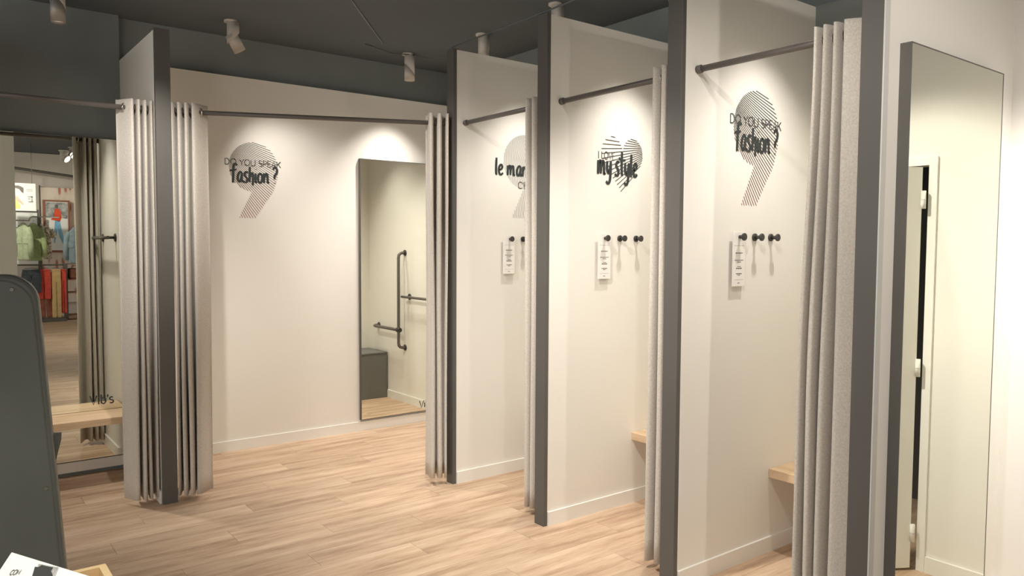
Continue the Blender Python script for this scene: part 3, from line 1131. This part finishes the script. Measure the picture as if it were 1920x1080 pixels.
# ------------------------------------------------------------------ ceiling cables
o = obj('ceiling_cable', tube(B(), [(2.13, 4.43, 3.094), (2.50, 4.89, 3.092), (2.842, 5.31, 3.094)], 0.004, 6), 'cable_dark')
tag(o, 'thin pale cable running straight across the dark ceiling', 'cable', 'ceiling cables')
o = obj('ceiling_cable', tube(B(), [(2.75, 5.42, 3.097), (3.0, 5.47, 3.075), (3.17, 5.44, 3.085), (3.30, 5.36, 3.055), (3.36, 5.26, 3.062), (3.40, 5.10, 3.097)], 0.004, 6), 'dark_metal')
tag(o, 'loose dark cable hanging by the spotlight above the far mirror', 'cable', 'ceiling cables')

# ------------------------------------------------------------------ black display stand, tray table and white box (foreground left)
o = thing('display_stand', 'tall black display stand with rounded top at the left edge', 'stand', (0.32, 2.60, 0), rotz=math.radians(-8))
SM = Matrix.Translation((0.32, 2.60, 0)) @ Matrix.Rotation(math.radians(-8), 4, 'Z')


def stand_obj(name, bm, material, bevel=0.0):
    bmesh.ops.transform(bm, matrix=SM, verts=bm.verts)
    return obj(name, bm, material, o, bevel)


def edge_x(z):
    return -0.052 + (1.42 - z) * 0.064


out = [(-0.42, 0.02), (edge_x(0.02), 0.02)]
out += [(edge_x(1.30), 1.30)]
rc = 0.085
cxr, czr = edge_x(1.38) - rc, 1.462 - rc
out += [(cxr + rc * math.cos(a), czr + rc * math.sin(a)) for a in [math.radians(4 + 86 * i / 10) for i in range(11)]]
out += [(-0.42, 1.462)]
stand_obj('panel', prism(B(), out, 0.0, 0.085), 'black_lacquer', 0.010)
stand_obj('rim', prism(B(), [(px - 0.012 if px > -0.4 else px, pz - 0.012 if pz > 0.5 else pz) for px, pz in out], -0.003, 0.02), 'black_lacquer', 0.006)
for px, pz in ((-0.115, 1.42), (-0.045, 0.83)):
    stand_obj('screw', lathe_axis(B(), (px, -0.003, pz), (0, -1, 0), [(0, 0.006), (0.003, 0.005)], 12), 'screw')
stand_obj('bracket', prism(B(), [(edge_x(0.97) - 0.01, 0.975), (edge_x(0.87) - 0.012, 0.86), (edge_x(0.97) + 0.020, 0.965), (edge_x(0.97) + 0.020, 0.975)], 0.03, 0.085), 'black_lacquer')
stand_obj('foot', box(B(), -0.46, edge_x(0.0) + 0.03, -0.10, 0.22, 0.0, 0.022), 'black_lacquer', 0.004)

o = thing('display_table', 'low wooden tray table at the bottom left corner', 'table', (0.0, 1.65, 0))
TX0, TX1, TY0, TY1, TZ = -0.55, 0.326, 1.25, 1.985, 0.80
FRW = 0.016
obj('top', box(B(), TX0 + FRW, TX1 - FRW, TY0 + FRW, TY1 - FRW, 0.70, 0.72), 'tray_brown', o)
obj('rim', box(B(), TX0, TX1, TY1 - FRW, TY1, 0.68, TZ), 'tray_wood', o, 0.001)
obj('rim', box(B(), TX0, TX1, TY0, TY0 + FRW, 0.68, TZ), 'tray_wood', o, 0.001)
obj('rim', box(B(), TX0, TX0 + FRW, TY0 + FRW, TY1 - FRW, 0.68, TZ), 'tray_wood', o, 0.001)
obj('rim', box(B(), TX1 - FRW, TX1, TY0 + FRW, TY1 - FRW, 0.68, TZ), 'tray_wood', o, 0.001)
for lx in (TX0 + 0.02, TX1 - 0.065):
    for ly in (TY0 + 0.02, TY1 - 0.065):
        obj('leg', box(B(), lx, lx + 0.045, ly, ly + 0.045, 0, 0.70), 'tray_wood', o, 0.001)

P1 = Vector((0.135, 1.903, 0.900))
e1 = Vector((0.43159, -0.90207, 0)).normalized()
ev = Vector((-0.58237, -0.27341, -0.76556)).normalized()
en = e1.cross(ev).normalized()           # points away from the viewer
bwid, bhei, bth = 0.34, 0.205, 0.025
o = thing('printed_box', 'white printed package leaning in the wooden tray, bottom left corner', 'package', P1 + ev * bhei)


def onface(a, b_, lift=0.0):
    return P1 + e1 * a + ev * b_ - en * lift


bm = B()
cs = [bm.verts.new(onface(a, b_, -dpt)) for dpt in (0, bth) for a, b_ in ((0, 0), (bwid, 0), (bwid, bhei), (0, bhei))]
for f_ in ((0, 1, 2, 3), (7, 6, 5, 4), (0, 4, 5, 1), (1, 5, 6, 2), (2, 6, 7, 3), (3, 7, 4, 0)):
    bm.faces.new([cs[i] for i in f_])
obj('carton', bm, 'paper_white', o, 0.002)


def face_poly(name, pts, material, lift):
    bm = B()
    bm.faces.new([bm.verts.new(onface(a, b_, lift)) for a, b_ in pts])
    return obj(name, bm, material, o)


face_poly('picture', [(0.100, 0.006), (0.162, 0.0015), (0.172, 0.030), (0.118, 0.045)], 'print_grey', 0.0006)
face_poly('picture_dark_area', [(0.096, 0.013), (0.106, 0.012), (0.112, 0.0065), (0.148, 0.0045), (0.148, 0.012), (0.160, 0.018), (0.172, 0.060), (0.120, 0.060)], 'print_black', 0.0010)
bm = []
text_ribbons(bm, '.COM', SANS, 0.0, 0.0, 0.010, 0.0016, lambda x_, z_, lift=0: onface(0.036 + x_ * 0.95, 0.042 - z_ - x_ * 0.22, 0.0012 + lift))
plane_obj('lettering', bm, 'print_black', o)


# ------------------------------------------------------------------ the shop behind the camera, seen in the left mirror
def prism_c(outline, y, th):
    bm = prism(B(), outline, y - th / 2, y + th / 2)
    return bm


def hanger(par, x, y, z, wd):
    pts = [(x - wd, y, z - 0.07), (x - wd * 0.5, y, z - 0.03), (x, y, z), (x + wd * 0.5, y, z - 0.03), (x + wd, y, z - 0.07)]
    bm = tube(B(), pts, 0.006, 6)
    tube(bm, [(x, y, z - 0.002), (x, y, z + 0.05), (x + 0.015, y, z + 0.065), (x + 0.02, y, z + 0.05)], 0.003, 6)
    obj('hanger', bm, 'dark_metal', par)


def jacket(label, x, y, zt, wd, ht, material, rot, sleeves=True, collar=True):
    """hung garment: shaped body, sleeves, collar"""
    o = thing('jacket' if sleeves else 'blouse', label, 'jacket' if sleeves else 'blouse', (x, y, zt - ht), 'tops on the upper rail', rotz=rot)
    M = Matrix.Translation((x, y, 0)) @ Matrix.Rotation(rot, 4, 'Z')

    def put(name, bm, m_, bv):
        bmesh.ops.transform(bm, matrix=M, verts=bm.verts)
        return obj(name, bm, m_, o, bv)
    w2 = wd / 2
    body = [(-w2 * .95, zt - ht), (w2 * .95, zt - ht), (w2 * .86, zt - ht * .55), (w2 * .92, zt - ht * .2), (w2 * .72, zt - ht * .09), (w2 * .22, zt), (-w2 * .22, zt), (-w2 * .72, zt - ht * .09), (-w2 * .92, zt - ht * .2), (-w2 * .86, zt - ht * .55)]
    put('body', prism_c(body, 0, 0.085), material, 0.03)
    put('front_opening', box(B(), -0.006, 0.006, 0.038, 0.047, zt - ht * .97, zt - ht * .06), material, 0.002)
    if sleeves:
        for s in (-1, 1):
            put('sleeve', tube(B(), [(s * w2 * .74, 0, zt - ht * .11), (s * w2 * 1.05, 0.01, zt - ht * .3), (s * w2 * 1.22, 0.02, zt - ht * .6), (s * w2 * 1.22, 0.03, zt - ht * .9)], [0.045, 0.055, 0.05, 0.042], 12), material, 0)
            put('pocket', box(B(), s * w2 * .5 - .05, s * w2 * .5 + .05, 0.036, 0.050, zt - ht * .55, zt - ht * .38), material, 0.004)
    else:
        for s in (-1, 1):
            put('sleeve', tube(B(), [(s * w2 * .72, 0, zt - ht * .12), (s * w2 * 1.05, 0.01, zt - ht * .22), (s * w2 * 1.2, 0.02, zt - ht * .36)], [0.045, 0.06, 0.065], 12), material, 0)
    if collar:
        put('collar', torus(B(), (0, 0, zt - 0.008), (0, 0, 1), w2 * .24, 0.018, 16, 8), material, 0)
    hanger(o, x, y, zt + 0.01, w2 * .7)
    return o


def trousers(label, x, y, zt, wd, ht, material, rot=0.0, legs=2, flare=1.0):
    o = thing('trousers', label, 'trousers', (x, y, zt - ht), 'trousers on the lower rail', rotz=rot)
    M = Matrix.Translation((x, y, 0)) @ Matrix.Rotation(rot, 4, 'Z')
    w2 = wd / 2

    def put(name, bm, m_, bv):
        bmesh.ops.transform(bm, matrix=M, verts=bm.verts)
        return obj(name, bm, m_, o, bv)
    put('hip', prism_c([(-w2, zt - ht * .28), (w2, zt - ht * .28), (w2 * .86, zt), (-w2 * .86, zt)], 0, 0.07), material, 0.02)
    for s in (-1, 1):
        put('leg', prism_c([(s * w2 * .5 - w2 * .42 * flare, zt - ht), (s * w2 * .5 + w2 * .42 * flare, zt - ht), (s * w2 * .5 + w2 * .5, zt - ht * .25), (s * w2 * .5 - w2 * .5, zt - ht * .25)], 0.0, 0.075), material, 0.02)
    put('waistband', prism_c([(-w2 * .88, zt - .035), (w2 * .88, zt - .035), (w2 * .86, zt + .003), (-w2 * .86, zt + .003)], 0, 0.078), material, 0.006)
    put('clip_hanger', tube(B(), [(-w2 * .7, 0, zt + .02), (0, 0, zt + .03), (w2 * .7, 0, zt + .02)], 0.006, 6), 'dark_metal', 0)
    return o


YR = -6.45
o = thing('clothes_rack', 'two-tier black clothes rack in the shop, seen in the left mirror', 'clothes rack', (1.8, YR, 0))
for px in (1.18, 1.92):
    obj('post', box(B(), px - 0.015, px + 0.015, YR - 0.06, YR - 0.03, 0, 2.10), 'dark_metal', o)
obj('upper_rail', tube(B(), [(1.10, YR, 2.02), (1.74, YR, 2.02), (1.76, YR, 2.08), (1.80, YR, 2.10), (2.26, YR, 2.10)], 0.014, 10), 'chrome', o)
obj('lower_rail', tube(B(), [(1.10, YR, 1.135), (2.32, YR, 1.135)], 0.014, 10), 'dark_metal', o)
obj('base', box(B(), 1.10, 2.33, YR - 0.25, YR + 0.25, 0, 0.05), 'dark_metal', o)

jacket('sage green jacket on the upper rail, nearest the grey wall in the left mirror', 1.605, -6.10, 1.955, 0.24, 0.72, 'olive_cloth', 0.55)
jacket('green button jacket with pockets in the middle of the upper rail in the left mirror', 1.800, -6.36, 1.960, 0.30, 0.74, 'green_cloth', 0.12)
jacket('patterned beige blouse on the upper rail in the left mirror', 1.950, -6.53, 1.955, 0.16, 0.66, 'blouse_print', 0.12, sleeves=False)
jacket('speckled beige blouse at the end of the upper rail in the left mirror', 2.075, -6.72, 1.930, 0.17, 0.68, 'blouse_print', 0.15, sleeves=False)
jacket('slate blue jacket on the wall rail, at the curtain edge in the left mirror', 2.475, -6.05, 1.880, 0.26, 0.72, 'denim_cloth', 0.2)
trousers('dark navy shorts on the lower rail, beside the black stand in the left mirror', 1.73, -6.20, 1.050, 0.34, 0.46, 'navy_cloth')
trousers('bright red trousers on the lower rail in the left mirror', 1.945, -6.28, 1.050, 0.26, 0.60, 'red_cloth')
trousers('brick brown trousers hanging under the red pair in the left mirror', 1.990, -6.42, 1.000, 0.30, 0.92, 'brick_cloth')
trousers('mustard tan trousers on the lower rail in the left mirror', 2.165, -6.30, 1.050, 0.17, 0.98, 'tan_cloth')
trousers('narrow red trousers at the end of the lower rail in the left mirror', 2.300, -6.34, 1.050, 0.10, 0.90, 'red_cloth')

o = thing('shelf_unit', 'dark shelf with brown bags at the curtain edge in the left mirror', 'shelf', (2.62, -6.6, 0))
obj('side', box(B(), 2.36, 2.39, -6.85, -6.45, 0, 1.16), 'dark_metal', o)
obj('side', box(B(), 2.95, 2.98, -6.85, -6.45, 0, 1.16), 'dark_metal', o)
for z_ in (0.08, 0.55, 0.82, 1.14):
    obj('shelf', box(B(), 2.39, 2.95, -6.85, -6.45, z_, z_ + 0.02), 'frame_wood', o)
bmq = B()
box(bmq, 2.42, 2.68, -6.75, -6.52, 0.84, 1.06)
o2 = thing('handbag', 'brown handbag on the shelf at the curtain edge in the left mirror', 'bag', (2.55, -6.63, 0.84))
obj('body', bmq, 'bag_brown', o2, 0.03)
obj('handle', tube(B(), [(2.48, -6.63, 1.05), (2.50, -6.63, 1.11), (2.60, -6.63, 1.11), (2.62, -6.63, 1.05)], 0.008, 8), 'bag_brown', o2)

# hanging white sign
o = thing('hanging_sign', 'white hanging shop poster with a dark-haired figure, in the left mirror', 'sign', (1.50, -5.8, 2.19))
obj('board', box(B(), 1.20, 1.80, -5.815, -5.80, 2.19, 2.715), 'poster_white', o)
for px in (1.32, 1.745):
    obj('wire', tube(B(), [(px, -5.808, 2.71), (px, -5.808, 3.48)], 0.004, 6), 'dark_metal', o)


def flat(par, name, pts, y, material):
    bm = B()
    bm.faces.new([bm.verts.new((x_, y, z_)) for x_, z_ in pts])
    return obj(name, bm, material, par)


yp = -5.799
flat(o, 'hair', [(1.42, 2.66), (1.52, 2.67), (1.60, 2.63), (1.605, 2.585), (1.60, 2.52), (1.565, 2.55), (1.53, 2.60), (1.46, 2.62), (1.40, 2.60)], yp, 'poster_hair')
flat(o, 'arm', [(1.42, 2.48), (1.50, 2.46), (1.60, 2.32), (1.585, 2.30), (1.46, 2.40), (1.41, 2.42)], yp + 0.0005, 'poster_skin')
flat(o, 'dress', [(1.40, 2.42), (1.48, 2.39), (1.54, 2.30), (1.54, 2.23), (1.40, 2.22)], yp, 'poster_yellow')
bm = B()
for x_, z_, wx, wz in ((1.69, 2.46, .02, .012), (1.73, 2.46, .02, .012), (1.69, 2.42, .015, .012), (1.735, 2.42, .010, .05), (1.695, 2.365, .02, .012), (1.735, 2.365, .022, .014), (1.70, 2.60, .05, .006), (1.70, 2.57, .05, .006)):
    bm.faces.new([bm.verts.new(q) for q in ((x_ - wx, yp + .0006, z_ - wz), (x_ + wx, yp + .0006, z_ - wz), (x_ + wx, yp + .0006, z_ + wz), (x_ - wx, yp + .0006, z_ + wz))])
obj('print', bm, 'print_grey', o)['kind'] = 'stuff'

o = thing('light_panel', 'white framed panel behind the upper rail in the left mirror', 'panel', (1.74, -6.9, 1.2))
obj('board', box(B(), 1.35, 1.93, -6.93, -6.91, 1.15, 2.20), 'poster_white', o)
obj('edge', box(B(), 1.93, 1.96, -6.94, -6.90, 0.0, 2.26), 'dark_metal', o)
obj('edge', box(B(), 1.35, 1.93, -6.94, -6.90, 2.20, 2.23), 'dark_metal', o)

# feathered wall panel and framed poster
o = thing('wallpaper_panel', 'pale wall panel with red feather print, in the left mirror', 'wall panel', (2.6, -7.5, 0.5))
obj('board', box(B(), 2.06, 3.40, -7.50, -7.46, 0.30, 2.76), 'feather_print', o)
obj('edge', box(B(), 2.035, 2.06, -7.52, -7.462, 0.0, 2.80), 'dark_metal', o)
o = thing('framed_poster', 'framed poster of a figure in a red top and blue trousers, in the left mirror', 'poster', (2.33, -7.3, 1.39))
fx0, fx1, fz0, fz1, yp = 2.09, 2.575, 1.38, 2.49, -7.33
bm = B()
box(bm, fx0, fx0 + .035, -7.455, yp + .012, fz0, fz1)
box(bm, fx1 - .035, fx1, -7.455, yp + .012, fz0, fz1)
box(bm, fx0 + .035, fx1 - .035, -7.455, yp + .012, fz0, fz0 + .045)
box(bm, fx0 + .035, fx1 - .035, -7.455, yp + .012, fz1 - .035, fz1)
obj('frame', bm, 'frame_wood', o)
obj('print', box(B(), fx0 + .035, fx1 - .035, -7.45, yp, fz0 + .045, fz1 - .035), 'poster_white', o)
flat(o, 'street_scene', [(fx0 + .04, 2.14), (fx1 - .04, 2.10), (fx1 - .04, 2.44), (fx0 + .04, 2.44)], yp + .001, 'poster_grey')
FC = (2.335, 2.06)


def fig(pts):
    return [(FC[0] + (x_ - 2.32) * 1.35, FC[1] + (z_ - 2.05) * 1.22) for x_, z_ in pts]


flat(o, 'red_top', fig([(2.24, 2.06), (2.36, 2.03), (2.385, 2.10), (2.37, 2.22), (2.335, 2.26), (2.29, 2.25), (2.275, 2.10), (2.24, 2.08)]), yp + .002, 'poster_red')
flat(o, 'blue_trousers', fig([(2.29, 2.05), (2.36, 2.04), (2.385, 1.86), (2.43, 1.60), (2.412, 1.59), (2.35, 1.75), (2.325, 1.90), (2.285, 1.66), (2.268, 1.66), (2.28, 1.88)]), yp + .002, 'poster_blue')
flat(o, 'head', fig([(2.30, 2.26), (2.335, 2.26), (2.345, 2.31), (2.318, 2.335), (2.293, 2.31)]), yp + .002, 'poster_hair')

o = obj('ceiling_pipe', tube(B(), [(0.6, -7.2, 3.21), (2.0, -7.2, 3.07), (3.6, -7.2, 2.90)], 0.028, 10), 'dark_metal')
tag(o, 'dark pipe under the shop ceiling, seen in the left mirror', 'pipe')

spotlight((2.165, -4.78), 'left one of two bright shop spotlights seen in the left mirror', (0.62, 0.75, -0.62), tilt=1, power=SPOT_W * 0.6, angle=95, blend=0.8, r=0.075, z=3.28)
spotlight((2.33, -4.85), 'right one of two bright shop spotlights seen in the left mirror', (-0.12, 1.0, -0.62), tilt=1, power=SPOT_W * 0.6, angle=95, blend=0.8, r=0.075, z=3.36)
spotlight((0.8, -4.7), 'added fill spotlight lighting the clothes rack, out of the frame', (1.1, -1.9, -1.35), tilt=1, power=SPOT_W * 1.5, angle=70, blend=0.9, z=3.46)  # invented lamp, kept out of the mirror view, brightens the clothes
spotlight((1.9, -2.2), 'added fill spotlight over the aisle behind the camera', (0, -0.2, -1), power=SPOT_W * 0.9, angle=100, blend=0.8, z=3.46)  # invented lamp, its bounce adds ambient light
